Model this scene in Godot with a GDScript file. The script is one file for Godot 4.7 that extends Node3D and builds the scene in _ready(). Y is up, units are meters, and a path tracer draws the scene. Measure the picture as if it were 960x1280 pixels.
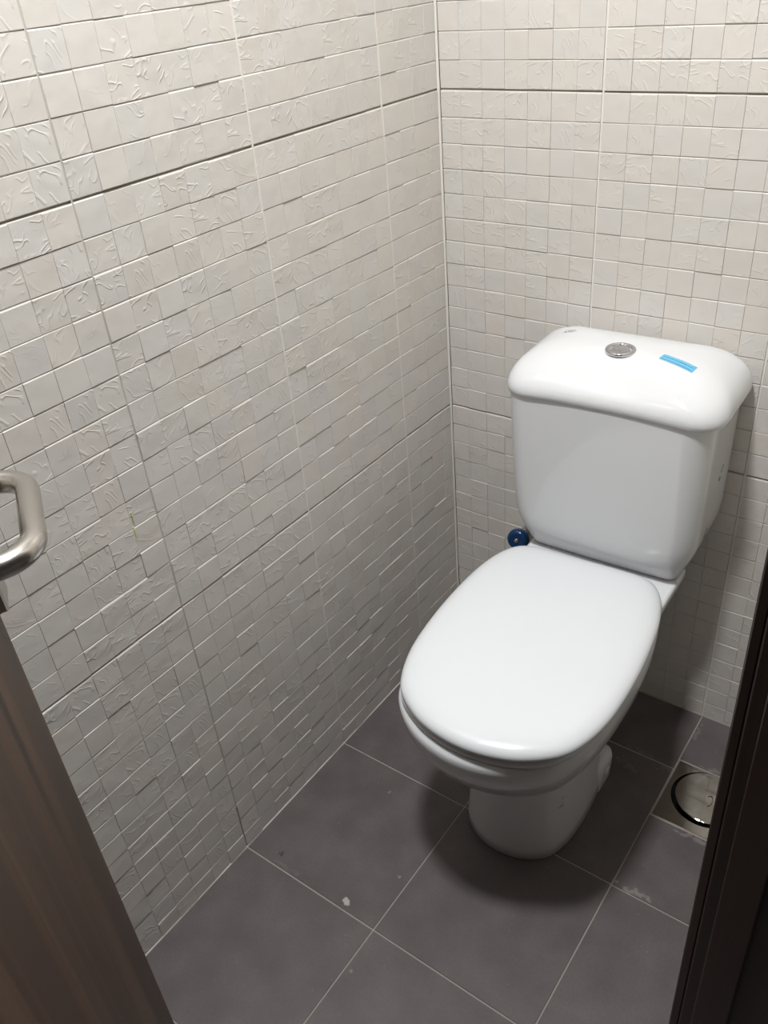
extends Node3D
# A narrow toilet room: relief-tiled walls, dark floor tiles, a close-coupled toilet, seen from the doorway.
# World: left wall face x = 0, back wall face z = 0, floor top y = 0.

const ROOM_X := 0.80
const ROOM_Z := 1.56
const CEIL := 2.40
const PITCH := 0.3 / 7.0
const TOILET_X := 0.4045
const TOILET_TURN := 2.3
const EYE := Vector3(0.89538674, 1.41423319, 1.36172995)
const EYE_R := Vector3(0.80648939, -0.07874028, -0.58598194)
const EYE_U := Vector3(-0.27267021, 0.82987155, -0.48678966)
const EYE_B := Vector3(0.52461969, 0.55237051, 0.64781247)

var rng := RandomNumberGenerator.new()
var m := {}


# ---------------------------------------------------------------- mesh builder
class Shape:
	var v := PackedVector3Array()
	var uv := PackedVector2Array()
	var g := PackedInt32Array()
	var has_uv := false

	func tri(a: Vector3, b: Vector3, c: Vector3, sg := 0) -> void:
		v.append(a); v.append(b); v.append(c); g.append(sg)

	func quad(a: Vector3, b: Vector3, c: Vector3, d: Vector3, sg := 0) -> void:
		tri(a, b, c, sg); tri(a, c, d, sg)

	func quad_uv(a, b, c, d, ta, tb, tc, td, sg := 0) -> void:
		quad(a, b, c, d, sg)
		has_uv = true
		for t in [ta, tb, tc, ta, tc, td]:
			uv.append(t)

	# rings of equal length, closed around; fans to the ring centre at either end
	func loft(rings: Array, cap0 := true, cap1 := true, sg := 0, smooth_end := false) -> void:
		var n: int = rings[0].size()
		for k in rings.size() - 1:
			var p: PackedVector3Array = rings[k]
			var q: PackedVector3Array = rings[k + 1]
			for i in n:
				var j := (i + 1) % n
				quad(p[i], p[j], q[j], q[i], sg)
		if cap0:
			fan(rings[0], true, -1)
		if cap1:
			fan(rings[rings.size() - 1], false, sg if smooth_end else -1)

	func fan(r: PackedVector3Array, back: bool, sg := 0) -> void:
		var c := Vector3.ZERO
		for p in r:
			c += p
		c /= r.size()
		for i in r.size():
			var j := (i + 1) % r.size()
			if back:
				tri(r[j], r[i], c, sg)
			else:
				tri(r[i], r[j], c, sg)

	func box(lo: Vector3, hi: Vector3, bevel := 0.0) -> void:
		var c := (lo + hi) / 2.0
		var h := (hi - lo) / 2.0
		var b: float = min(bevel, min(h.x, min(h.y, h.z)) * 0.49)
		var start := v.size()
		if b <= 0.0:
			var p := []
			for i in 8:
				p.append(c + h * Vector3(1 if i & 1 else -1, 1 if i & 2 else -1, 1 if i & 4 else -1))
			for f in [[0, 2, 3, 1], [4, 5, 7, 6], [0, 1, 5, 4], [2, 6, 7, 3], [0, 4, 6, 2], [1, 3, 7, 5]]:
				quad(p[f[0]], p[f[1]], p[f[2]], p[f[3]], -1)
		else:
			for ax in 3:
				var a1 := (ax + 1) % 3
				var a2 := (ax + 2) % 3
				for s in [-1.0, 1.0]:
					var q := []
					for k in [[-1, -1], [1, -1], [1, 1], [-1, 1]]:
						var o := Vector3.ZERO
						o[ax] = s * h[ax]
						o[a1] = k[0] * (h[a1] - b)
						o[a2] = k[1] * (h[a2] - b)
						q.append(c + o)
					if s < 0:
						q.reverse()
					quad(q[0], q[1], q[2], q[3], -1)
			for ax in 3:        # edges along ax
				var a1 := (ax + 1) % 3
				var a2 := (ax + 2) % 3
				for s1 in [-1.0, 1.0]:
					for s2 in [-1.0, 1.0]:
						var q := []
						for k in [[-1, 0], [1, 0], [1, 1], [-1, 1]]:
							var o := Vector3.ZERO
							o[ax] = k[0] * (h[ax] - b)
							o[a1] = s1 * (h[a1] - (b if k[1] else 0.0))
							o[a2] = s2 * (h[a2] - (0.0 if k[1] else b))
							q.append(c + o)
						if s1 * s2 > 0:
							q.reverse()
						quad(q[3], q[2], q[1], q[0], -1)
			for i in 8:
				var s := Vector3(1 if i & 1 else -1, 1 if i & 2 else -1, 1 if i & 4 else -1)
				var q := []
				for ax in 3:
					var o := s * (h - Vector3.ONE * b)
					o[ax] = s[ax] * h[ax]
					q.append(c + o)
				if s.x * s.y * s.z < 0:
					q.reverse()
				tri(q[0], q[1], q[2], -1)
		_orient(start)

	func _orient(start: int) -> void:
		var vol := 0.0
		var o := v[start]
		for i in range(start, v.size(), 3):
			vol += (v[i] - o).dot((v[i + 1] - o).cross(v[i + 2] - o))
		if vol > 0.0:
			for i in range(start, v.size(), 3):
				var t := v[i + 1]
				v[i + 1] = v[i + 2]
				v[i + 2] = t
				if has_uv:
					var w := uv[i + 1]
					uv[i + 1] = uv[i + 2]
					uv[i + 2] = w

	func tube(path: PackedVector3Array, r: float, sides := 16, sg := 0) -> void:
		var start := v.size()
		var rings := []
		var side := Vector3.ZERO
		for i in path.size():
			var d: Vector3 = (path[min(i + 1, path.size() - 1)] - path[max(i - 1, 0)]).normalized()
			if i == 0:
				side = d.cross(Vector3.UP if abs(d.y) < 0.9 else Vector3.RIGHT).normalized()
			side = (side - d * side.dot(d)).normalized()
			var up := d.cross(side)
			var ring := PackedVector3Array()
			for k in sides:
				var a := TAU * k / sides
				ring.append(path[i] + (side * cos(a) + up * sin(a)) * r)
			rings.append(ring)
		loft(rings, true, true, sg)
		_orient(start)

	# profile of (radius, height) turned about an axis
	func lathe(base: Vector3, axis: Vector3, profile: Array, sides := 40, sg := 0) -> void:
		var start := v.size()
		var x := axis.cross(Vector3.UP if abs(axis.y) < 0.9 else Vector3.RIGHT).normalized()
		var y := axis.cross(x)
		var rings := []
		for p in profile:
			var ring := PackedVector3Array()
			for k in sides:
				var a := TAU * k / sides
				ring.append(base + axis * p[1] + (x * cos(a) + y * sin(a)) * max(p[0], 0.00002))
			rings.append(ring)
		loft(rings, true, true, sg)
		_orient(start)

	# nearest hit of a ray with the triangles so far
	func hit(from: Vector3, dir: Vector3):
		var best = null
		var bd := 1e9
		for i in range(0, v.size(), 3):
			var h = Geometry3D.ray_intersects_triangle(from, dir, v[i], v[i + 1], v[i + 2])
			if h != null and from.distance_to(h) < bd:
				bd = from.distance_to(h)
				best = h
		return best

	func mesh(orient := true) -> ArrayMesh:
		if orient:
			_orient(0)
		var st := SurfaceTool.new()
		st.begin(Mesh.PRIMITIVE_TRIANGLES)
		for i in v.size():
			if i % 3 == 0:
				st.set_smooth_group(g[i / 3])
			if has_uv:
				st.set_uv(uv[i])
			st.add_vertex(v[i])
		st.generate_normals()
		st.index()
		return st.commit()


# ---------------------------------------------------------------- nodes
func put(called: String, mesh: Mesh, mat: Material, parent: Node = self) -> MeshInstance3D:
	var o := MeshInstance3D.new()
	o.name = called
	o.mesh = mesh
	if mat:
		o.material_override = mat
	o.cast_shadow = GeometryInstance3D.SHADOW_CASTING_SETTING_ON
	parent.add_child(o, true)
	return o


func tag(o: Node, label: String, category := "", kind := "") -> Node:
	o.set_meta("label", label)
	if category:
		o.set_meta("category", category)
	if kind:
		o.set_meta("kind", kind)
	return o


func thing(called: String, at: Vector3, turn := 0.0) -> Node3D:
	var o := Node3D.new()
	o.name = called
	add_child(o, true)
	o.position = at
	o.rotation_degrees.y = turn
	return o


func boxes(list: Array, bevel := 0.0) -> ArrayMesh:
	var s := Shape.new()
	for b in list:
		s.box(b[0], b[1], bevel)
	return s.mesh(false)


func mat(rgb: Array, rough: float, metal := 0.0) -> StandardMaterial3D:
	var a := StandardMaterial3D.new()
	a.albedo_color = Color8(rgb[0], rgb[1], rgb[2])
	a.roughness = rough
	a.metallic = metal
	return a


func noise(seed_: int, freq: float, oct := 3) -> FastNoiseLite:
	var n := FastNoiseLite.new()
	n.seed = seed_
	n.frequency = freq
	n.fractal_octaves = oct
	return n


# ---------------------------------------------------------------- textures
# 6 x 6 cells of pressed, creased clay: some nearly flat, some wavy, some wrinkled
func relief_texture() -> ImageTexture:
	var cell := 96
	var im := Image.create(cell * 6, cell * 6, false, Image.FORMAT_RF)
	for c in 36:
		var warp := noise(100 + c, 0.014, 1)
		var ridge := noise(200 + c, 0.0105, 1)
		var patch := noise(300 + c, 0.012, 1)
		var wave := noise(400 + c, 0.008, 2)
		var a := rng.randf_range(0.15, 1.35) * (1 if c % 2 else -1)
		var ca := cos(a)
		var sa := sin(a)
		var strength: float = [0.1, 1.0, 0.5, 1.2, 0.8, 0.0, 1.0, 0.4, 1.2, 0.2, 0.7, 1.1][c % 12]
		var ox := (c % 6) * cell
		var oy := (c / 6) * cell
		var k := 128.0 / cell
		for y in cell:
			for x in cell:
				var w := warp.get_noise_2d(x * k, y * k) * 30.0
				var u := (x * ca + y * sa) * 0.9 * k + w
				var t := (-x * sa + y * ca) * 2.1 * k + w
				var r: float = 1.0 - abs(ridge.get_noise_2d(u, t)) * 3.2
				var mask := smoothstep(-0.25, 0.20, patch.get_noise_2d(x * k, y * k))
				var h: float = 0.30 + wave.get_noise_2d(x * k, y * k) * 0.34 + pow(max(r, 0.0), 1.6) * 0.42 * strength * mask
				im.set_pixel(ox + x, oy + y, Color(h, h, h))
	im.convert(Image.FORMAT_L8)
	return ImageTexture.create_from_image(im)


# matt dark stoneware with dust specks, dried cement smears and drips, 1.25 mm a pixel over 0..0.8 x 0..1.6 m
func floor_texture() -> ImageTexture:
	var w := 640
	var h := 1280
	var im := Image.create(w, h, false, Image.FORMAT_RGB8)
	var coarse := noise(11, 0.012, 3)
	var fine := noise(12, 0.22, 2)
	var smear := noise(13, 0.07, 3)
	# cement smears left beside the joints: x, z, half length, half width, turn, strength
	var smears := [[0.640, 0.456, 0.040, 0.008, 0.0, 0.9], [0.690, 0.2985, 0.040, 0.007, 0.0, 0.8], [0.588, 0.172, 0.022, 0.012, 0.3, 0.35],
		[0.675, 0.129, 0.035, 0.006, 0.0, 0.6], [0.40, 0.172, 0.05, 0.006, 0.0, 0.3], [0.52, 0.205, 0.030, 0.008, -0.3, 0.3], [0.53, 0.157, 0.03, 0.007, 0.0, 0.3], [0.10, 0.757, 0.05, 0.006, 0.0, 0.25], [0.45, 0.40, 0.05, 0.02, 0.5, 0.10], [0.61, 0.05, 0.006, 0.03, 0.0, 0.5]]
	for y in h:
		for x in w:
			var wx := (x + 0.5) * 0.00125
			var wz := (y + 0.5) * 0.00125
			var t := 1.0 + coarse.get_noise_2d(x, y) * 0.10 + fine.get_noise_2d(x, y) * 0.05
			var c := Color(0.372 * t, 0.346 * t, 0.346 * t)
			for s in smears:
				var d := Vector2(wx - s[0], wz - s[1]).rotated(s[4])
				var q: float = 1.0 - sqrt(pow(d.x / s[2], 2.0) + pow(d.y / s[3], 2.0))
				if q > 0.0:
					var k: float = clamp((smear.get_noise_2d(x, y) * 1.6 + q - 0.12) * 1.5, 0.0, 1.0) * s[5]
					c = c.lerp(Color(0.66, 0.64, 0.62), k * 0.55)
			im.set_pixel(x, y, c)
	for i in 150:   # dust and cement specks
		var p := Vector2i(rng.randi_range(0, w - 2), rng.randi_range(0, h - 2))
		var b := rng.randf_range(0.45, 0.62)
		im.set_pixel(p.x, p.y, Color(b, b, b * 0.98))
	for s in [[0.0654, 0.7391, 0.006, Color(0.24, 0.23, 0.25)], [0.2809, 0.6564, 0.004, Color(0.52, 0.50, 0.49)], [0.155, 0.515, 0.0035, Color(0.54, 0.53, 0.5)], [0.31, 0.84, 0.004, Color(0.5, 0.49, 0.47)]]:
		for y in range(-8, 9):
			for x in range(-8, 9):
				var px := int(s[0] / 0.00125) + x
				var pz := int(s[1] / 0.00125) + y
				if Vector2(x, y * 1.2).length() * 0.00125 < s[2] * (0.8 + smear.get_noise_2d(px * 3.0, pz * 3.0)):
					im.set_pixel(px, pz, s[3])
	return ImageTexture.create_from_image(im)


func wood_texture(a: Color, b: Color, c: Color, seed_: int) -> ImageTexture:
	var im := Image.create(256, 1024, false, Image.FORMAT_RGB8)
	var band := noise(seed_, 0.009, 2)
	var grain := noise(seed_ + 1, 0.05, 2)
	for y in 1024:
		for x in 256:
			var s := band.get_noise_2d(x, y * 0.06)
			var f := grain.get_noise_2d(x, y * 0.02)
			var k: float = clamp(0.5 + s * 1.9 + f * 0.22, 0.0, 1.0)
			var col := a.lerp(b, smoothstep(0.25, 0.75, k))
			col = col.lerp(c, clamp((f - 0.1) * 1.2, 0.0, 0.5))
			im.set_pixel(x, y, col)
	return ImageTexture.create_from_image(im)


func sticker_texture() -> ImageTexture:
	var im := Image.create(240, 72, false, Image.FORMAT_RGB8)
	im.fill(Color8(98, 178, 214))
	for row in 4:
		var x := 14
		while x < 222:
			var w := rng.randi_range(3, 9)
			im.fill_rect(Rect2i(x, 9 + row * 15, w, 6), Color8(30, 108, 160) if row % 2 else Color8(150, 208, 232))
			x += w + rng.randi_range(2, 5)
	return ImageTexture.create_from_image(im)


# ---------------------------------------------------------------- build
func _ready() -> void:
	rng.seed = 7
	# camera
	var cam := Camera3D.new()
	cam.name = "camera"
	add_child(cam)
	cam.transform = Transform3D(Basis(EYE_R, EYE_U, EYE_B), EYE)
	cam.fov = 61.5955
	cam.near = 0.02
	cam.current = true
	# environment: the rooms are closed, nothing comes from outside
	var env := Environment.new()
	env.background_mode = Environment.BG_COLOR
	env.background_color = Color(0.02, 0.02, 0.02)
	env.tonemap_mode = Environment.TONE_MAPPER_LINEAR
	env.tonemap_exposure = 1.0
	env.sdfgi_enabled = true
	env.ssao_enabled = true
	env.ssil_enabled = true
	var we := WorldEnvironment.new()
	we.name = "environment"
	we.environment = env
	add_child(we)
	# the one ceiling lamp
	ceiling_lamp(Vector3(0.43, CEIL, 0.92), 2.95)

	materials()
	shell()
	tiled_wall("wall_left", "left wall of off-white relief tiles pressed in small creased squares, behind the open door", true)
	tiled_wall("wall_back", "back wall of off-white relief tiles in small creased squares behind the cistern", false)
	floor_tiles()
	toilet()
	stop_valve()
	floor_drain()
	door()
	door_frame()


func ceiling_lamp(at: Vector3, energy: float) -> void:
	var t := thing("ceiling_light", at)
	tag(t, "round white ceiling lamp with a frosted disc", "lamp")
	var s := Shape.new()
	s.lathe(Vector3.ZERO, Vector3.DOWN, [[0.0, 0.0], [0.112, 0.0], [0.112, 0.012], [0.105, 0.020], [0.092, 0.022], [0.088, 0.016], [0.0, 0.016]], 48)
	put("rim", s.mesh(), mat([235, 235, 232], 0.4), t)
	s = Shape.new()
	s.lathe(Vector3.ZERO, Vector3.DOWN, [[0.0, 0.017], [0.088, 0.017], [0.085, 0.021], [0.0, 0.024]], 48)
	var gm := mat([250, 248, 242], 0.6)
	gm.emission_enabled = true
	gm.emission = Color(1.0, 0.97, 0.92)
	gm.emission_energy_multiplier = 4.0
	put("diffuser", s.mesh(), gm, t)
	var l := AreaLight3D.new()
	l.name = "lamp_light"
	l.area_size = Vector2(0.155, 0.155)
	l.area_normalize_energy = true
	l.light_color = Color(0.985, 0.995, 1.0)
	l.light_energy = energy
	l.area_range = 8.0
	l.shadow_enabled = true
	t.add_child(l)
	l.position = Vector3(0, -0.028, 0)
	l.rotation_degrees.x = -90


func materials() -> void:
	var relief := relief_texture()
	m.tile = []
	for c in [[211, 206, 200], [210, 206, 201], [212, 206, 199]]:
		var a := mat(c, 0.42)
		a.heightmap_enabled = true
		a.heightmap_texture = relief
		a.heightmap_scale = 0.098
		m.tile.append(a)
	m.slab = mat([206, 201, 192], 0.5)
	m.grout_white = mat([226, 222, 214], 0.8)
	m.grout_grey = mat([150, 144, 136], 0.9)
	m.grout_pale = mat([186, 181, 172], 0.9)
	m.mortar = mat([120, 115, 108], 0.95)
	m.plaster = mat([205, 201, 193], 0.9)
	m.passage = mat([128, 122, 117], 0.9)
	m.floor = mat([255, 255, 255], 0.48)
	m.floor.albedo_texture = floor_texture()
	m.floor_grout = mat([158, 150, 143], 0.9)
	m.china = mat([222, 223, 225], 0.10)
	m.plastic = mat([224, 226, 229], 0.22)
	m.chrome = mat([205, 205, 208], 0.10, 1.0)
	m.steel = mat([200, 196, 190], 0.27, 1.0)
	m.drain = mat([176, 170, 160], 0.07, 1.0)
	m.black = mat([16, 15, 15], 0.7)
	m.ink = mat([128, 130, 134], 0.6)
	m.rubber = mat([42, 42, 44], 0.6)
	m.blue = mat([18, 56, 98], 0.16)
	m.wood = mat([255, 255, 255], 0.42)
	m.wood.albedo_texture = wood_texture(Color8(70, 52, 40), Color8(92, 70, 54), Color8(100, 68, 44), 31)
	m.frame = mat([255, 255, 255], 0.45)
	m.frame.albedo_texture = wood_texture(Color8(40, 28, 23), Color8(52, 36, 29), Color8(58, 40, 30), 57)


func shell() -> void:
	# ceiling, front wall, wall with the doorway, and the passage outside it
	tag(put("ceiling", boxes([[Vector3(-0.15, CEIL, -0.15), Vector3(2.25, CEIL + 0.1, 2.7)]]), m.plaster), "plain white plastered ceiling over the toilet room", "ceiling", "structure")
	tag(put("wall_front", boxes([[Vector3(0, -0.02, ROOM_Z), Vector3(ROOM_X + 0.12, CEIL, ROOM_Z + 0.12)]]), m.plaster), "plain off-white wall facing the toilet", "wall", "structure")
	var x0 := ROOM_X
	var x1 := ROOM_X + 0.115
	tag(put("wall_right", boxes([[Vector3(x0, -0.02, -0.12), Vector3(x1, CEIL, 0.68)], [Vector3(x0, -0.02, 1.50), Vector3(x1, CEIL, ROOM_Z)], [Vector3(x0, 2.06, 0.68), Vector3(x1, CEIL, 1.50)]]), m.plaster), "plain off-white wall with the doorway, beside the floor drain", "wall", "structure")
	tag(put("wall_passage", boxes([[Vector3(2.1, -0.02, -0.6), Vector3(2.2, CEIL, 2.6)], [Vector3(x1, -0.02, -0.7), Vector3(2.2, CEIL, -0.6)], [Vector3(x1, -0.02, 2.6), Vector3(2.2, CEIL, 2.7)], [Vector3(x1, -0.02, -0.6), Vector3(x1 + 0.02, CEIL, -0.12)], [Vector3(x1, -0.02, ROOM_Z + 0.12), Vector3(x1 + 0.02, CEIL, 2.6)]]), m.passage), "plain taupe walls of the passage outside the doorway", "wall", "structure")
	tag(put("floor_passage", boxes([[Vector3(x1, -0.06, -0.7), Vector3(2.2, -0.001, 2.7)]]), mat([100, 94, 92], 0.6)), "dark grey floor of the passage outside the doorway", "floor", "structure")


# one pressed square: bevelled, front face slightly tilted; uv looks up one cell of the relief
func square_mesh(cell: int, w: float, h: float) -> ArrayMesh:
	var s := Shape.new()
	var bt := rng.randf_range(0.0003, 0.0018)
	var bb := rng.randf_range(0.0003, 0.0011)
	var e := 0.0001
	var top := rng.randf_range(0.0014, 0.0026)
	var tx := rng.randf_range(-0.00025, 0.00025)
	var ty := rng.randf_range(-0.0004, 0.0004)
	var hw := w / 2.0 - e
	var hh := h / 2.0 - rng.randf_range(0.0002, 0.0007)
	var f := []
	var r := []
	for k in [[-1, -1], [1, -1], [1, 1], [-1, 1]]:
		var z: float = top + k[0] * tx + k[1] * ty + rng.randf_range(-0.0002, 0.0002)
		f.append(Vector3(k[0] * (hw - 0.00025), k[1] * (hh - (bt if k[1] > 0 else bb)), z))
		r.append(Vector3(k[0] * hw, k[1] * hh, z - 0.0009))
	var back := []
	for k in 4:
		back.append(Vector3(r[k].x, r[k].y, -0.0006))
	var u0 := (cell % 6) / 6.0 + 0.006
	var v0 := (cell / 6) / 6.0 + 0.006
	var t := [Vector2(u0, v0 + 0.1546), Vector2(u0 + 0.1546, v0 + 0.1546), Vector2(u0 + 0.1546, v0), Vector2(u0, v0)]
	s.quad_uv(f[3], f[2], f[1], f[0], t[3], t[2], t[1], t[0], -1)
	for k in 4:
		var j := (k + 1) % 4
		s.quad_uv(f[k], f[j], r[j], r[k], t[k], t[j], t[j], t[k], -1)
		s.quad_uv(r[k], r[j], back[j], back[k], t[k], t[j], t[j], t[k], -1)
	return s.mesh(false)


func pixel(p: Vector3) -> Vector2:
	var d := p - EYE
	var z := -d.dot(EYE_B)
	return Vector2(480 + 1073.7 * d.dot(EYE_R) / z, 640 - 1073.7 * d.dot(EYE_U) / z)


func tiled_wall(called: String, label: String, left: bool) -> void:
	var basis := Basis(Vector3(0, 0, -1), Vector3.UP, Vector3.RIGHT) if left else Basis.IDENTITY
	# along: distance from the corner of left and back wall; out: into the room
	var place := func(along: float, y: float, out: float) -> Vector3:
		return Vector3(out, y, along) if left else Vector3(along, y, out)
	var length := ROOM_Z if left else ROOM_X
	var joints := [0.0, 0.164, 0.464, 0.764, 1.064, 1.364, ROOM_Z] if left else [0.0, 0.301, 0.602, ROOM_X]
	var courses := [0.0, 0.595, 1.195, 1.795, 2.395, CEIL]
	var lo: Vector3 = place.call(-0.12 if left else 0.0, -0.02, -0.12)
	var hi: Vector3 = place.call(length + (0.12 if left else 0.0), CEIL, -0.0085)
	var wall := put(called, boxes([[lo, hi]]), m.mortar)
	tag(wall, label, "wall", "structure")
	wall.set_meta("kind", "structure")

	var variants := []
	for c in 48:
		variants.append(square_mesh(c % 36, PITCH, PITCH))
	var spots := []      # every square: centre, scale, variant, tone, tile, rank
	var tiles := []
	var g := 0.0011
	for j in joints.size() - 1:
		for c in courses.size() - 1:
			var a0: float = joints[j] + (g if joints[j] > 0.0 else 0.004)
			var a1: float = joints[j + 1] - g
			var y0: float = courses[c] + (0.0011 if c > 0 else 0.001)
			var y1: float = courses[c + 1] - 0.0011
			var q0: Vector3 = place.call(a0, y0, -0.009)
			var q1: Vector3 = place.call(a1, y1, -0.0020)
			tiles.append([q0, q1])
			# rows and columns are laid out from the full tile, cut ones lose their far part
			var full0: float = joints[j + 1] - 0.3 if j == 0 and left else joints[j]
			var ytop: float = courses[c + 1] if c < courses.size() - 2 else courses[c] + 0.6
			for row in 14:
				for col in 7:
					var s0: float = max(full0 + g + col * (0.3 - 2 * g) / 7.0, a0)
					var s1: float = min(full0 + g + (col + 1) * (0.3 - 2 * g) / 7.0, a1)
					var v1: float = min(ytop - 0.0014 - row * 0.5972 / 14.0, y1)
					var v0: float = max(ytop - 0.0014 - (row + 1) * 0.5972 / 14.0, y0)
					if s1 - s0 < 0.006 or v1 - v0 < 0.006:
						continue
					var mid: Vector3 = place.call((s0 + s1) / 2.0, (v0 + v1) / 2.0, -0.0022)
					var b := Basis(basis.x * ((s1 - s0) / PITCH), basis.y * ((v1 - v0) / PITCH), basis.z)
					var px := pixel(mid)
					var d := mid - EYE
					var rank := 0.0
					var seen := px.x > 4 and px.x < 956 and px.y > 4 and px.y < 1276
					if left and px.y > 765 and px.x < 5 + (px.y - 765) * 0.4136:
						seen = false
					if not left and (px.x > 960 - (px.y - 680) * 0.192 or (px.x > 650 and px.x < 900 and px.y > 450 and px.y < 720) or (px.x < 820 and px.y > 690)):
						seen = false
					if seen:
						rank = abs(d.dot(basis.z)) / pow(d.length(), 3.0) * (s1 - s0) * (v1 - v0) * 1e6
					spots.append([Transform3D(b, mid), rng.randi() % 48, [0, 0, 0, 1, 1, 2][rng.randi() % 6], tiles.size() - 1, rank])
	var tile_nodes := []
	for q in tiles:
		tile_nodes.append(put("wall_tile", boxes([q], 0.0006), m.slab, wall))
	var order := range(spots.size())
	order.sort_custom(func(a, b): return spots[a][4] > spots[b][4] or (spots[a][4] == spots[b][4] and a < b))
	var rest := [SurfaceTool.new(), SurfaceTool.new(), SurfaceTool.new()]
	for k in order.size():
		var s = spots[order[k]]
		if k < 300 and s[4] > 0.0:
			var o := put("tile_square", variants[s[1]], m.tile[s[2]], tile_nodes[s[3]])
			o.transform = s[0]
		else:
			rest[s[2]].append_from(variants[s[1]], 0, s[0])
	var am := ArrayMesh.new()
	for k in 3:
		rest[k].commit(am)
		am.surface_set_material(k, m.tile[k])
	tag(put("small_tile_squares", am, null, wall), "small creased off-white squares pressed into the wall tiles", "", "stuff")

	# grout in the joints between the large tiles
	for j in range(1, joints.size() - 1):
		var p: float = joints[j]
		var bottom := 0.115 if (left and j == 3) else (0.04 if left and j == 2 else 0.0)   # crumbled away near the floor
		put("grout_line", boxes([[place.call(p - g - 0.0004, bottom, -0.006), place.call(p + g + 0.0004, CEIL, -0.0002 if j != 3 or not left else -0.0014)]]), m.grout_white if j != 3 or not left else m.grout_pale, wall)
	for c in range(1, courses.size() - 1):
		var y: float = courses[c]
		put("grout_line", boxes([[place.call(0.0, y - 0.0013, -0.0086), place.call(length, y + 0.0013, -0.0038)]]), m.grout_grey, wall)
	if not left:
		var b := Shape.new()
		b.tube(PackedVector3Array([Vector3(0.0, -0.0004, -0.001), Vector3(ROOM_X, -0.0004, -0.001)]), 0.0030, 10)
		put("floor_sealant", b.mesh(), m.grout_grey, wall)
	if left:
		# sealant in the corner and along the floor
		var s := Shape.new()
		s.tube(PackedVector3Array([Vector3(-0.0005, 0.0, -0.0005), Vector3(-0.0005, CEIL, -0.0005)]), 0.0033, 12)
		tag(put("corner_sealant", s.mesh(), m.grout_white, wall), "white sealant bead in the corner")
		s = Shape.new()
		s.tube(PackedVector3Array([Vector3(-0.001, 0.0003, 0.0), Vector3(-0.001, 0.0003, ROOM_Z)]), 0.0017, 10)
		put("floor_sealant", s.mesh(), m.grout_white, wall)
		# a streak of yellow paint on the joint between two squares
		s = Shape.new()
		for q in [[0.786, 0.8035, 0.012, 0.0016], [0.764, 0.8065, 0.010, 0.0022], [0.748, 0.8085, 0.006, 0.0012]]:
			s.lathe(Vector3(-0.0006, q[0], q[1]), Vector3.RIGHT, [[0.0, 0.0], [q[3], 0.0], [q[3] * 0.7, 0.0009], [0.0, 0.0011]], 12)
			s.box(Vector3(-0.001, q[0] - q[2], q[1] - q[3] * 0.5), Vector3(0.0003, q[0] + q[2] * 0.5, q[1] + q[3] * 0.5), 0.0003)
		tag(put("paint_streak", s.mesh(false), mat([196, 196, 120], 0.5), wall), "yellow paint streak")


func floor_tiles() -> void:
	var base := put("floor", boxes([[Vector3(-0.0, -0.08, -0.0), Vector3(ROOM_X + 0.115, -0.0010, 0.142)], [Vector3(0.0, -0.08, 0.142), Vector3(0.609, -0.0010, 0.284)], [Vector3(0.751, -0.08, 0.142), Vector3(ROOM_X + 0.115, -0.0010, 0.284)], [Vector3(0.0, -0.08, 0.284), Vector3(ROOM_X + 0.115, -0.0010, ROOM_Z)], [Vector3(0.609, -0.08, 0.142), Vector3(0.751, -0.05, 0.284)]]), m.floor_grout)
	tag(base, "floor of large matt dark grey tiles with thin pale joints", "floor", "structure")
	var zs := [0.0, 0.164, 0.464, 0.764, 1.064, 1.364, ROOM_Z]
	var rects := []
	for i in zs.size() - 1:
		rects.append([0.0, 0.300, zs[i], zs[i + 1]])
		rects.append([0.300, 0.603, zs[i], zs[i + 1]])
	var zr := [0.0, 0.136, 0.290, 0.465, 0.764, 1.064, 1.364, ROOM_Z]
	for i in zr.size() - 1:
		rects.append([0.757 if i == 1 else 0.603, ROOM_X, zr[i], zr[i + 1]])
	rects.append([ROOM_X, ROOM_X + 0.115, 0.70, 1.48])
	for r in rects:
		var g := 0.0013
		var x0: float = r[0] + (g if r[0] > 0.0 else 0.001)
		var x1: float = r[1] - (g if r[1] < ROOM_X else 0.0)
		var z0: float = r[2] + (g if r[2] > 0.0 else 0.001)
		var z1: float = r[3] - g
		var s := Shape.new()
		s.box(Vector3(x0, -0.010, z0), Vector3(x1, rng.randf_range(-0.0003, 0.0003), z1), 0.0006)
		s.has_uv = true
		for p in s.v:
			s.uv.append(Vector2(p.x / 0.8, p.z / 1.6))
		put("floor_tile", s.mesh(false), m.floor, base)
	# a dried blob of white cement
	var b := Shape.new()
	b.lathe(Vector3(0.2286, -0.0004, 0.7483), Vector3.UP, [[0.0, 0.0], [0.0075, 0.0], [0.0072, 0.0009], [0.0045, 0.0017], [0.0, 0.0018]], 14)
	for i in b.v.size():
		var q := b.v[i] - Vector3(0.2286, 0, 0.7483)
		var a := atan2(q.z, q.x)
		var k := 1.0 + 0.22 * sin(a * 2.0 + 0.6) + 0.14 * sin(a * 5.0)
		b.v[i] = Vector3(0.2286 + q.x * k, b.v[i].y, 0.7483 + q.z * k)
	tag(put("cement_blob", b.mesh(), mat([176, 174, 170], 0.8), base), "dried whitish cement blob")


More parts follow.
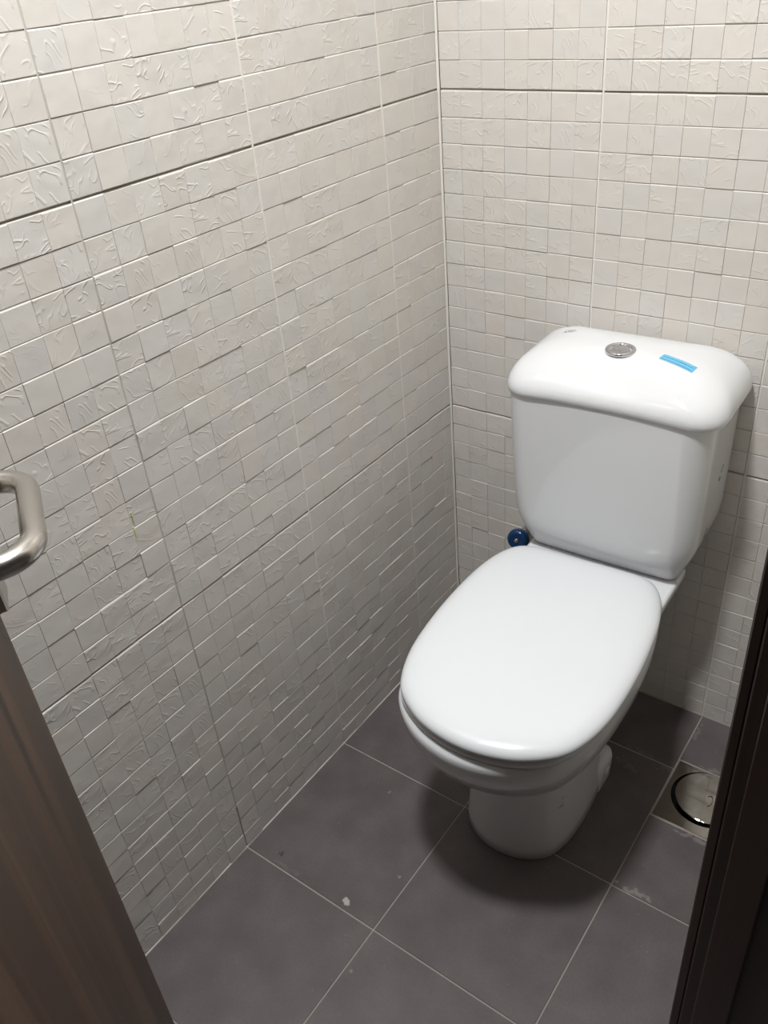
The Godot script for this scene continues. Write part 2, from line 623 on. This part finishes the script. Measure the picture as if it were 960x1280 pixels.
# ---------------------------------------------------------------- toilet
# egg outline, front at u = 0, back at u = 1; x over half width
func egg(back: Array) -> PackedVector2Array:
	var c := [[0.0, 0.0], [0.26, 0.011], [0.5, 0.042], [0.727, 0.100], [0.85, 0.166], [0.94, 0.265], [0.983, 0.375], [1.0, 0.53]] + back + [[0.0, 1.0]]
	var half := PackedVector2Array()
	for i in c.size() - 1:
		var p0 := Vector2(-c[1][0], c[1][1]) if i == 0 else Vector2(c[i - 1][0], c[i - 1][1])
		var p1 := Vector2(c[i][0], c[i][1])
		var p2 := Vector2(c[i + 1][0], c[i + 1][1])
		var p3 := Vector2(-c[i][0], c[i][1]) if i == c.size() - 2 else Vector2(c[i + 2][0], c[i + 2][1])
		for k in 5:
			half.append(p1.cubic_interpolate(p2, p0, p3, k / 5.0))
	half.append(Vector2(0, 1))
	var out := half.duplicate()
	for i in range(half.size() - 2, 0, -1):
		out.append(Vector2(-half[i].x, half[i].y))
	return out


func egg_ring(e: PackedVector2Array, y: float, hw: float, zb: float, zf: float) -> PackedVector3Array:
	var r := PackedVector3Array()
	for p in e:
		r.append(Vector3(p.x * hw, y, zf + (zb - zf) * p.y))
	return r


# rounded rectangle ring; front corners rf, back corners rb
func tank_ring(y: float, hw: float, zb: float, zf: float, rf: float, rb: float, bow := 0.0) -> PackedVector3Array:
	var r := PackedVector3Array()
	for c in [[1, 1, rf], [-1, 1, rf], [-1, 0, rb], [1, 0, rb]]:
		var q: float = min(c[2], min(hw, (zf - zb) / 2.0) * 0.98)
		var cx: float = c[0] * (hw - q)
		var cz: float = (zf - q) if c[1] else (zb + q)
		for k in 13:
			var a := PI / 2.0 * k / 12.0
			var base: float = [0.0, PI / 2.0, PI, PI * 1.5][[[1, 1], [-1, 1], [-1, 0], [1, 0]].find([c[0], c[1]])]
			r.append(Vector3(cx + cos(base + a) * q, y, cz + sin(base + a) * q))
		# points along the straight edge to the next corner
		var nx: Array = [[-1, 1, rf], [-1, 0, rb], [1, 0, rb], [1, 1, rf]][[[1, 1], [-1, 1], [-1, 0], [1, 0]].find([c[0], c[1]])]
		var q2: float = min(nx[2], min(hw, (zf - zb) / 2.0) * 0.98)
		var from := r[r.size() - 1]
		var to := from
		if c[0] == 1 and c[1] == 1:
			to = Vector3(-(hw - q2), y, zf)
		elif c[0] == -1 and c[1] == 1:
			to = Vector3(-hw, y, zb + q2)
		elif c[0] == -1:
			to = Vector3(hw - q2, y, zb)
		else:
			to = Vector3(hw, y, zf - q2)
		for k in range(1, 8):
			r.append(from.lerp(to, k / 8.0))
	if bow != 0.0:
		for i in r.size():
			var p := r[i]
			var k: float = clamp((p.z - zb) / (zf - zb), 0.0, 1.0)
			r[i].z += bow * (1.0 - pow(p.x / hw, 2.0)) * k
	return r


# a thin ribbon along points found by casting rays onto a shape
func ribbon(out: Shape, on: Shape, pts: Array, from_dir: Vector3, width: float, lift: float) -> void:
	var p := PackedVector3Array()
	for q in pts:
		var h = on.hit(q - from_dir * 0.5, from_dir)
		if h != null:
			p.append(h - from_dir * lift)
	for i in p.size() - 1:
		var d := (p[i + 1] - p[i]).normalized()
		var s := d.cross(from_dir).normalized() * width / 2.0
		var t := from_dir * lift * 1.5
		var a := p[i] - d * width * 0.25
		var b := p[i + 1] + d * width * 0.25
		var start := out.v.size()
		out.quad(a - s, b - s, b + s, a + s, -1)
		out.quad(a - s + t, a + s + t, b + s + t, b - s + t, -1)
		out.quad(a - s, a - s + t, b - s + t, b - s, -1)
		out.quad(a + s, b + s, b + s + t, a + s + t, -1)
		out._orient(start)


func toilet() -> void:
	var t := thing("toilet", Vector3(TOILET_X, 0, 0), TOILET_TURN)
	tag(t, "white ceramic close-coupled toilet with closed lid and boxy cistern", "toilet")
	var e := egg([[0.982, 0.69], [0.940, 0.81], [0.865, 0.905], [0.755, 0.967], [0.60, 0.995], [0.32, 1.0]])
	var eb := egg([[0.975, 0.66], [0.89, 0.78], [0.76, 0.88], [0.60, 0.95], [0.42, 0.99], [0.22, 1.0]])
	# bowl and foot, one ceramic body
	var body := Shape.new()
	var rings := []
	for k in [[0.0, 0.1030, 0.225, 0.512], [0.004, 0.1060, 0.220, 0.517], [0.03, 0.1055, 0.220, 0.5165], [0.08, 0.1020, 0.218, 0.511], [0.13, 0.0985, 0.212, 0.507], [0.185, 0.0965, 0.198, 0.506], [0.218, 0.0970, 0.195, 0.508], [0.232, 0.1000, 0.190, 0.514]]:
		rings.append(egg_ring(e, k[0], k[1], k[2], k[3]))
	for k in [[0.243, 0.1130, 0.170, 0.538], [0.255, 0.1290, 0.155, 0.566], [0.272, 0.1430, 0.140, 0.591], [0.295, 0.1550, 0.125, 0.6155], [0.322, 0.1645, 0.110, 0.6355], [0.350, 0.1700, 0.100, 0.6490], [0.375, 0.1745, 0.095, 0.6590], [0.394, 0.1750, 0.092, 0.6620], [0.403, 0.1750, 0.092, 0.6625], [0.4085, 0.1730, 0.094, 0.6600], [0.4125, 0.1690, 0.099, 0.6555]]:
		rings.append(egg_ring(eb, k[0], k[1], k[2], k[3]))
	body.loft(rings)
	rings = []
	for k in [[0.20, 0.062, 0.060, 0.235], [0.30, 0.085, 0.040, 0.235], [0.36, 0.112, 0.020, 0.235], [0.396, 0.133, 0.070, 0.230], [0.408, 0.1395, 0.085, 0.228], [0.412, 0.1410, 0.085, 0.228], [0.4260, 0.1420, 0.085, 0.228], [0.4295, 0.1405, 0.085, 0.226], [0.4310, 0.1370, 0.085, 0.222]]:
		var dk := tank_ring(k[0], k[1], k[2], k[3], 0.02, 0.012)
		for i in dk.size():
			dk[i].x += 0.015
		rings.append(dk)
	body.loft(rings)
	# foot flange with the bolt recess at the rear
	rings = []
	for k in [[0.0, 0.104, 0.228, 0.31], [0.05, 0.1065, 0.228, 0.31], [0.062, 0.1045, 0.230, 0.306], [0.066, 0.096, 0.235, 0.30]]:
		rings.append(tank_ring(k[0], k[1], k[2], k[3], 0.02, 0.02))
	body.loft(rings)
	var bn := put("bowl", body.mesh(), m.china, t)
	bn.rotation_degrees.y = -0.9
	bn.position.x = -0.013
	var s := Shape.new()
	for sx in [-1.0, 1.0]:
		s = Shape.new()
		s.lathe(Vector3(sx * 0.1055, 0.034, 0.268), Vector3(sx, 0, 0), [[0.0, 0.0], [0.0105, 0.0], [0.0105, 0.0016], [0.008, 0.003], [0.0, 0.0034]], 20)
		put("bolt_cap", s.mesh(false), m.plastic, bn)
	# greyish rubbed marks on the foot
	var side := Vector3(-0.80, -0.18, -0.57).normalized()
	s = Shape.new()
	var c0 := Vector3(0.085, 0.118, 0.440)
	var ux := Vector3(0.60, 0, -0.80)
	for stroke in [[[-9, 0], [-6, -9], [-3, 0], [0, -9], [3, 1]], [[-1, 13], [2, 16], [5, 13], [2, 10], [-1, 13]], [[10, 6], [12, 9]]]:
		var pts := []
		for q in stroke:
			pts.append(c0 + ux * (q[0] * 0.001) + Vector3.UP * (q[1] * 0.001))
		ribbon(s, body, pts, side, 0.0012, 0.0002)
	tag(put("smudge_mark", s.mesh(false), mat([176, 174, 168], 0.5), bn), "faint grey rubbed marks")

	# seat ring and lid
	rings = []
	for k in [[0.4128, 0.010], [0.415, 0.006], [0.4185, 0.005], [0.426, 0.005], [0.4285, 0.007], [0.4300, 0.012]]:
		rings.append(egg_ring(e, k[0], 0.173 - k[1], 0.236 + k[1], 0.6600 - k[1]))
	s = Shape.new()
	s.loft(rings)
	put("seat", s.mesh(), m.plastic, t).position.x = -0.012
	var lid := Shape.new()
	rings = []
	for k in [[0.4324, 0.006], [0.4341, 0.0025], [0.4376, 0.0004], [0.4416, 0.0], [0.4461, 0.0016], [0.4501, 0.0055], [0.4536, 0.0115], [0.4561, 0.0190], [0.4578, 0.029], [0.4590, 0.042], [0.4598, 0.062], [0.4602, 0.09], [0.4604, 0.12]]:
		rings.append(egg_ring(e, k[0], 0.1760 - k[1], 0.1725 + k[1] * 0.9, 0.6615 - k[1]))
	lid.loft(rings, true, true, 0, true)
	var ln := put("lid", lid.mesh(), m.plastic, t)
	ln.position.x = -0.0225
	ln.rotation_degrees.y = 1.7
	for sx in [-1.0, 1.0]:
		s = Shape.new()
		s.lathe(Vector3(sx * 0.078 - 0.022, 0.4350, 0.186), Vector3.RIGHT, [[0.0, 0.0], [0.005, 0.0], [0.006, 0.002], [0.006, 0.042], [0.005, 0.044], [0.0, 0.044]], 24)
		put("hinge", s.mesh(false), m.plastic, t)

	# cistern
	var tank := Shape.new()
	rings = []
	for k in [[0.4325, 0.1365, 0.080, 0.1430, 0.016], [0.4335, 0.1385, 0.072, 0.1450, 0.018], [0.4450, 0.1430, 0.050, 0.1530, 0.024], [0.460, 0.1490, 0.035, 0.1620, 0.030], [0.480, 0.1570, 0.025, 0.1710, 0.037], [0.500, 0.1640, 0.018, 0.1760, 0.038], [0.520, 0.1680, 0.012, 0.1800, 0.040], [0.55, 0.1692, 0.011, 0.1840, 0.041], [0.590, 0.1702, 0.011, 0.1880, 0.041], [0.640, 0.1712, 0.011, 0.1920, 0.042], [0.700, 0.1720, 0.011, 0.1955, 0.042], [0.775, 0.1730, 0.011, 0.1990, 0.042]]:
		rings.append(tank_ring(k[0], k[1], k[2], k[3], k[4], 0.005, 0.002))
	tank.loft(rings)
	var tn := put("cistern", tank.mesh(), m.china, t)
	tn.position.x = -0.001
	var right := Vector3(-1, 0, 0)
	s = Shape.new()
	ribbon(s, tank, [Vector3(0.16, 0.530, 0.098), Vector3(0.16, 0.518, 0.111)], right, 0.0034, 0.0005)
	tag(put("scratch_mark", s.mesh(false), m.rubber, tn), "short dark slanting mark")
	s = Shape.new()
	for q in [[0.640, 0.064], [0.634, 0.068], [0.622, 0.076], [0.618, 0.070]]:
		ribbon(s, tank, [Vector3(0.16, q[0], q[1]), Vector3(0.16, q[0] - 0.004, q[1] + 0.004)], right, 0.0034, 0.0004)
	tag(put("glue_mark", s.mesh(false), mat([128, 125, 118], 0.6), tn), "grey specks of glue")
	# cistern lid
	var cover := Shape.new()
	rings = []
	for k in [[0.7620, 0.012, 0.012, 0.002, 0.045], [0.7625, 0.006, 0.006, 0.001, 0.050], [0.7655, 0.0018, 0.0018, 0.0, 0.054], [0.7720, 0.0, 0.0, 0.0, 0.056], [0.7800, 0.0005, 0.0008, 0.0, 0.057], [0.7890, 0.0030, 0.0050, 0.0003, 0.058], [0.7975, 0.0075, 0.0115, 0.001, 0.060], [0.8055, 0.0140, 0.0195, 0.0025, 0.062], [0.8125, 0.0225, 0.0285, 0.005, 0.064], [0.8190, 0.0330, 0.0375, 0.009, 0.066], [0.8245, 0.0450, 0.0470, 0.0145, 0.064], [0.8290, 0.0590, 0.0570, 0.022, 0.058], [0.8325, 0.0750, 0.0670, 0.032, 0.050], [0.8350, 0.0930, 0.0770, 0.044, 0.040], [0.8365, 0.1120, 0.0860, 0.056, 0.030], [0.8374, 0.1320, 0.0920, 0.068, 0.018]]:
		rings.append(tank_ring(k[0], 0.1845 - k[1], 0.006 + k[3], 0.2060 - k[2], k[4], max(0.026 - k[1] * 0.1, 0.008)))
		# the lower rim arches up a little between its corners
		var rg: PackedVector3Array = rings[rings.size() - 1]
		for i in rg.size():
			rg[i].y += (0.010 * (1.0 - pow(rg[i].x / 0.1845, 2.0)) - 0.0035) * clamp((0.802 - k[0]) / 0.04, 0.0, 1.0)
		rings[rings.size() - 1] = rg
	cover.loft(rings, true, true, 0, true)
	var cn := put("cistern_lid", cover.mesh(), m.china, t)
	cn.position.x = 0.003
	# dual flush button
	var bt := Vector3(-0.0060, 0.8355, 0.1165)
	s = Shape.new()
	s.lathe(bt, Vector3.UP, [[0.0, 0.0], [0.0245, 0.0], [0.0245, 0.0028], [0.0234, 0.0046], [0.0185, 0.0050], [0.0174, 0.0038], [0.0170, 0.0012], [0.0, 0.0012]], 48)
	var bu := put("flush_button", s.mesh(), m.chrome, cn)
	tag(bu, "round chrome dual flush button")
	for q in [[0.0, 1.0], [PI, 0.55]]:
		s = Shape.new()
		var cut: float = -0.003 if q[1] == 1.0 else 0.003
		var low := PackedVector3Array()
		var high := PackedVector3Array()
		for k in 33:
			var lim := acos(clamp((cut + 0.0006) / 0.0161, -1, 1)) if q[1] == 1.0 else acos(clamp((-cut + 0.0006) / 0.0161, -1, 1))
			var a := -lim + 2.0 * lim * k / 32.0
			var d := Vector3(cos(a), 0, sin(a)).rotated(Vector3.UP, q[0] + 0.5) * 0.0161
			low.append(bt + d + Vector3.UP * 0.001)
			high.append(bt + d * 0.97 + Vector3.UP * (0.0032 if q[1] == 1.0 else 0.0027))
		s.loft([low, high])
		put("button_half", s.mesh(), m.chrome, bu)
	# blue paper sticker following the curve of the lid
	s = Shape.new()
	var s0 := Vector3(0.0615, 0.9, 0.1050)
	var du := Vector3(0.0565, 0, 0.0122)
	var dv := Vector3(-0.0035, 0, 0.0175)
	var grid := []
	for j in 4:
		var line := []
		for i in 9:
			var p := s0 + du * (i / 8.0) + dv * (j / 3.0)
			var h = cover.hit(p, Vector3.DOWN)
			line.append((h if h != null else p) + Vector3.UP * 0.0004)
		grid.append(line)
	for j in 3:
		for i in 8:
			s.quad_uv(grid[j][i], grid[j][i + 1], grid[j + 1][i + 1], grid[j + 1][i], Vector2(i / 8.0, j / 3.0), Vector2((i + 1) / 8.0, j / 3.0), Vector2((i + 1) / 8.0, (j + 1) / 3.0), Vector2(i / 8.0, (j + 1) / 3.0))
	var sm := mat([255, 255, 255], 0.35)
	sm.albedo_texture = sticker_texture()
	tag(put("sticker", s.mesh(false), sm, cn), "light blue printed paper sticker")
	# small grey maker's mark at the rear left corner
	s = Shape.new()
	var lo := Vector3(-0.124, 0.6, 0.058)
	for stroke in [[[1, 3], [-1, 1], [-1, 5], [2, 5]], [[4, 1], [5, 4], [7, 2], [8, 5], [10, 2], [12, 4], [14, 2], [17, 3]], [[-3, 7], [3, 7.5], [9, 6.6], [15, 6.8]], [[0, -1.5], [8, -2.5], [15, -1.5]]]:
		var pts := []
		for q in stroke:
			pts.append(lo + Vector3(q[0] * 0.0011, 0.6, q[1] * 0.0011))
		ribbon(s, cover, pts, Vector3.DOWN, 0.0010, 0.0003)
	tag(put("maker_mark", s.mesh(false), m.ink, cn), "small grey printed maker's mark")


func stop_valve() -> void:
	var t := thing("stop_valve", Vector3(0.196, 0.354, 0.0))
	tag(t, "stop valve with a round blue knob on the wall behind the toilet seat", "valve")
	var s := Shape.new()
	s.lathe(Vector3(0, 0, -0.001), Vector3.BACK, [[0.0, 0.0], [0.017, 0.0], [0.016, 0.004], [0.013, 0.008], [0.011, 0.010], [0.011, 0.046], [0.013, 0.048], [0.013, 0.056], [0.0, 0.057]], 28)
	s.tube(PackedVector3Array([Vector3(0, 0, 0.032), Vector3(0, -0.030, 0.032)]), 0.0095, 16)
	put("valve_body", s.mesh(false), m.chrome, t)
	s = Shape.new()
	s.lathe(Vector3(0, 0, 0.056), Vector3(0.10, 0.16, 1).normalized(), [[0.0, 0.0], [0.019, 0.0], [0.0225, 0.003], [0.0235, 0.008], [0.0225, 0.014], [0.0195, 0.018], [0.015, 0.0188], [0.011, 0.0175], [0.0, 0.0170]], 36)
	tag(put("knob", s.mesh(), m.blue, t), "glossy dark blue round knob")
	s = Shape.new()
	s.lathe(Vector3(0.0012, 0.0028, 0.0735), Vector3(0.10, 0.16, 1).normalized(), [[0.0, 0.0], [0.0055, 0.0], [0.0045, 0.0022], [0.0, 0.003]], 20)
	put("screw", s.mesh(), m.chrome, t)
	s = Shape.new()
	var c := Curve3D.new()
	c.add_point(Vector3(0, -0.030, 0.032), Vector3.ZERO, Vector3(0, -0.05, 0))
	c.add_point(Vector3(0.072, -0.020, 0.030), Vector3(0, -0.05, 0), Vector3.ZERO)
	s.tube(c.tessellate_even_length(4, 0.006), 0.0055, 12)
	put("hose", s.mesh(), m.steel, t)


func floor_drain() -> void:
	var at := Vector3(0.680, 0, 0.213)
	var t := thing("floor_drain", at)
	tag(t, "square polished steel floor drain with a round lift-out cover, set in the floor tiles", "drain")
	var hole := Vector2(0.0, -0.010)
	var r := 0.0645
	var s := Shape.new()
	var inner := []
	var outer := []
	var n := 96
	for k in n:
		var a := TAU * k / n
		var d := Vector2(cos(a), sin(a))
		inner.append(hole + d * r)
		var q: float = 0.0738 / max(abs(d.x), abs(d.y))
		outer.append(d * q)
	for y in [0.0006, -0.004]:
		for k in n:
			var j := (k + 1) % n
			var a := Vector3(inner[k].x, y, inner[k].y)
			var b := Vector3(inner[j].x, y, inner[j].y)
			var c := Vector3(outer[j].x, y, outer[j].y)
			var d := Vector3(outer[k].x, y, outer[k].y)
			if y > 0:
				s.quad(d, c, b, a, -1)
			else:
				s.quad(a, b, c, d, -1)
	for k in n:
		var j := (k + 1) % n
		s.quad(Vector3(inner[k].x, 0.0006, inner[k].y), Vector3(inner[j].x, 0.0006, inner[j].y), Vector3(inner[j].x, -0.004, inner[j].y), Vector3(inner[k].x, -0.004, inner[k].y), 2)
		s.quad(Vector3(outer[j].x, 0.0006, outer[j].y), Vector3(outer[k].x, 0.0006, outer[k].y), Vector3(outer[k].x, -0.004, outer[k].y), Vector3(outer[j].x, -0.004, outer[j].y), -1)
	put("plate", s.mesh(), m.drain, t)
	s = Shape.new()
	s.lathe(Vector3(hole.x, -0.048, hole.y), Vector3.UP, [[0.0, 0.0], [0.066, 0.0], [0.068, 0.044], [0.0655, 0.044], [0.062, 0.004], [0.0, 0.004]], 64)
	put("cup", s.mesh(), m.black, t)
	s = Shape.new()
	s.lathe(Vector3(0.0022, -0.003, -0.0150), Vector3(0.010, 1, -0.012).normalized(), [[0.0, 0.0], [0.0595, 0.0], [0.0605, 0.0010], [0.0600, 0.0038], [0.0585, 0.0046], [0.0, 0.0046]], 96, -1)
	var cn := put("cover", s.mesh(), m.drain, t)
	s = Shape.new()
	var path := PackedVector3Array()
	for k in 15:
		var a := -2.4 + k * 0.30
		path.append(Vector3(0.006 + cos(a) * 0.006, 0.0024, -0.008 + sin(a) * 0.013))
	s.tube(path, 0.0006, 8)
	put("embossed_mark", s.mesh(), m.drain, cn)


func uv_box(lo: Vector3, hi: Vector3, bevel: float, across: int, per: float) -> ArrayMesh:
	var s := Shape.new()
	s.box(lo, hi, bevel)
	s.has_uv = true
	for p in s.v:
		s.uv.append(Vector2((p[across] + p[2 - across] * 0.37) / per, p.y / 2.2))
	return s.mesh(false)


func door() -> void:
	# leaf hung on the near jamb, swung into the room; local x runs from the free edge to the hinges, local -z is the face towards the toilet
	var edge := Vector3(0.133, 0.0, 1.0685)
	var dir := Vector3(0.857, 0, 0.516).normalized()
	var t := thing("door", edge)
	t.basis = Basis(dir, Vector3.UP, dir.cross(Vector3.UP))
	tag(t, "dark brown wooden door standing ajar with a steel lever handle", "door")
	var leaf := put("leaf", uv_box(Vector3(0.0, 0.008, 0.0), Vector3(0.715, 2.03, 0.038), 0.0015, 0, 0.33), m.wood, t)
	for y in [0.25, 1.05, 1.8]:
		var s := Shape.new()
		s.tube(PackedVector3Array([Vector3(0.722, y - 0.05, 0.044), Vector3(0.722, y + 0.05, 0.044)]), 0.007, 14)
		s.box(Vector3(0.715, y - 0.05, 0.006), Vector3(0.717, y + 0.05, 0.038))
		put("hinge", s.mesh(false), m.steel, leaf)
	# lever handle on a long plate
	var pl := Shape.new()
	pl.box(Vector3(-0.004, 0.890, -0.016), Vector3(0.040, 1.12, 0.0), 0.002)
	var plate := put("backplate", pl.mesh(false), m.steel, t)
	var s := Shape.new()
	s.lathe(Vector3(0.018, 0.925, -0.016), Vector3.FORWARD, [[0.0, 0.0], [0.009, 0.0], [0.009, 0.003], [0.0, 0.004]], 20)
	put("key_cylinder", s.mesh(), m.steel, plate)
	# handle path: out from the leaf, along it, and back
	var o := 0.0707
	var len := 0.150
	var y := 1.017
	var rad := 0.034
	var path := PackedVector3Array()
	path.append(Vector3(0.010, y, -0.006))
	for k in 13:
		var a := PI / 2.0 * k / 12.0
		path.append(Vector3(0.010 + rad - cos(a) * rad, y, -(o - rad) - sin(a) * rad))
	for k in 13:
		var a := PI / 2.0 * k / 12.0
		path.append(Vector3(0.010 + len - rad + sin(a) * rad, y, -(o - rad) - cos(a) * rad))
	path.append(Vector3(0.010 + len, y, -0.008))
	s = Shape.new()
	s.tube(path, 0.0110, 24)
	tag(put("lever_handle", s.mesh(), m.steel, t), "brushed steel round bar lever bent back towards the door")


func door_frame() -> void:
	var t := thing("door_frame", Vector3(ROOM_X, 0, 0.72))
	tag(t, "very dark brown wooden door frame beside the floor drain", "door frame")
	# far jamb, near jamb, head
	put("jamb", uv_box(Vector3(-0.004, 0.0, -0.036), Vector3(0.119, 2.05, 0.0), 0.002, 0, 0.2), m.frame, t)
	put("jamb", uv_box(Vector3(-0.004, 0.0, 0.754), Vector3(0.119, 2.05, 0.78), 0.002, 0, 0.2), m.frame, t)
	put("head", uv_box(Vector3(-0.004, 2.052, -0.036), Vector3(0.119, 2.088, 0.78), 0.002, 2, 0.2), m.frame, t)
	put("stop", uv_box(Vector3(0.012, 0.0, 0.0), Vector3(0.052, 2.05, 0.012), 0.0015, 0, 0.2), m.frame, t)
	put("architrave", uv_box(Vector3(0.119, 0.0, -0.09), Vector3(0.131, 2.14, -0.004), 0.002, 2, 0.2), m.frame, t)
	put("architrave", uv_box(Vector3(0.119, 0.0, 0.758), Vector3(0.131, 2.14, 0.84), 0.002, 2, 0.2), m.frame, t)
	put("architrave", uv_box(Vector3(-0.016, 0.0, -0.09), Vector3(-0.004, 2.14, -0.004), 0.002, 2, 0.2), m.frame, t)
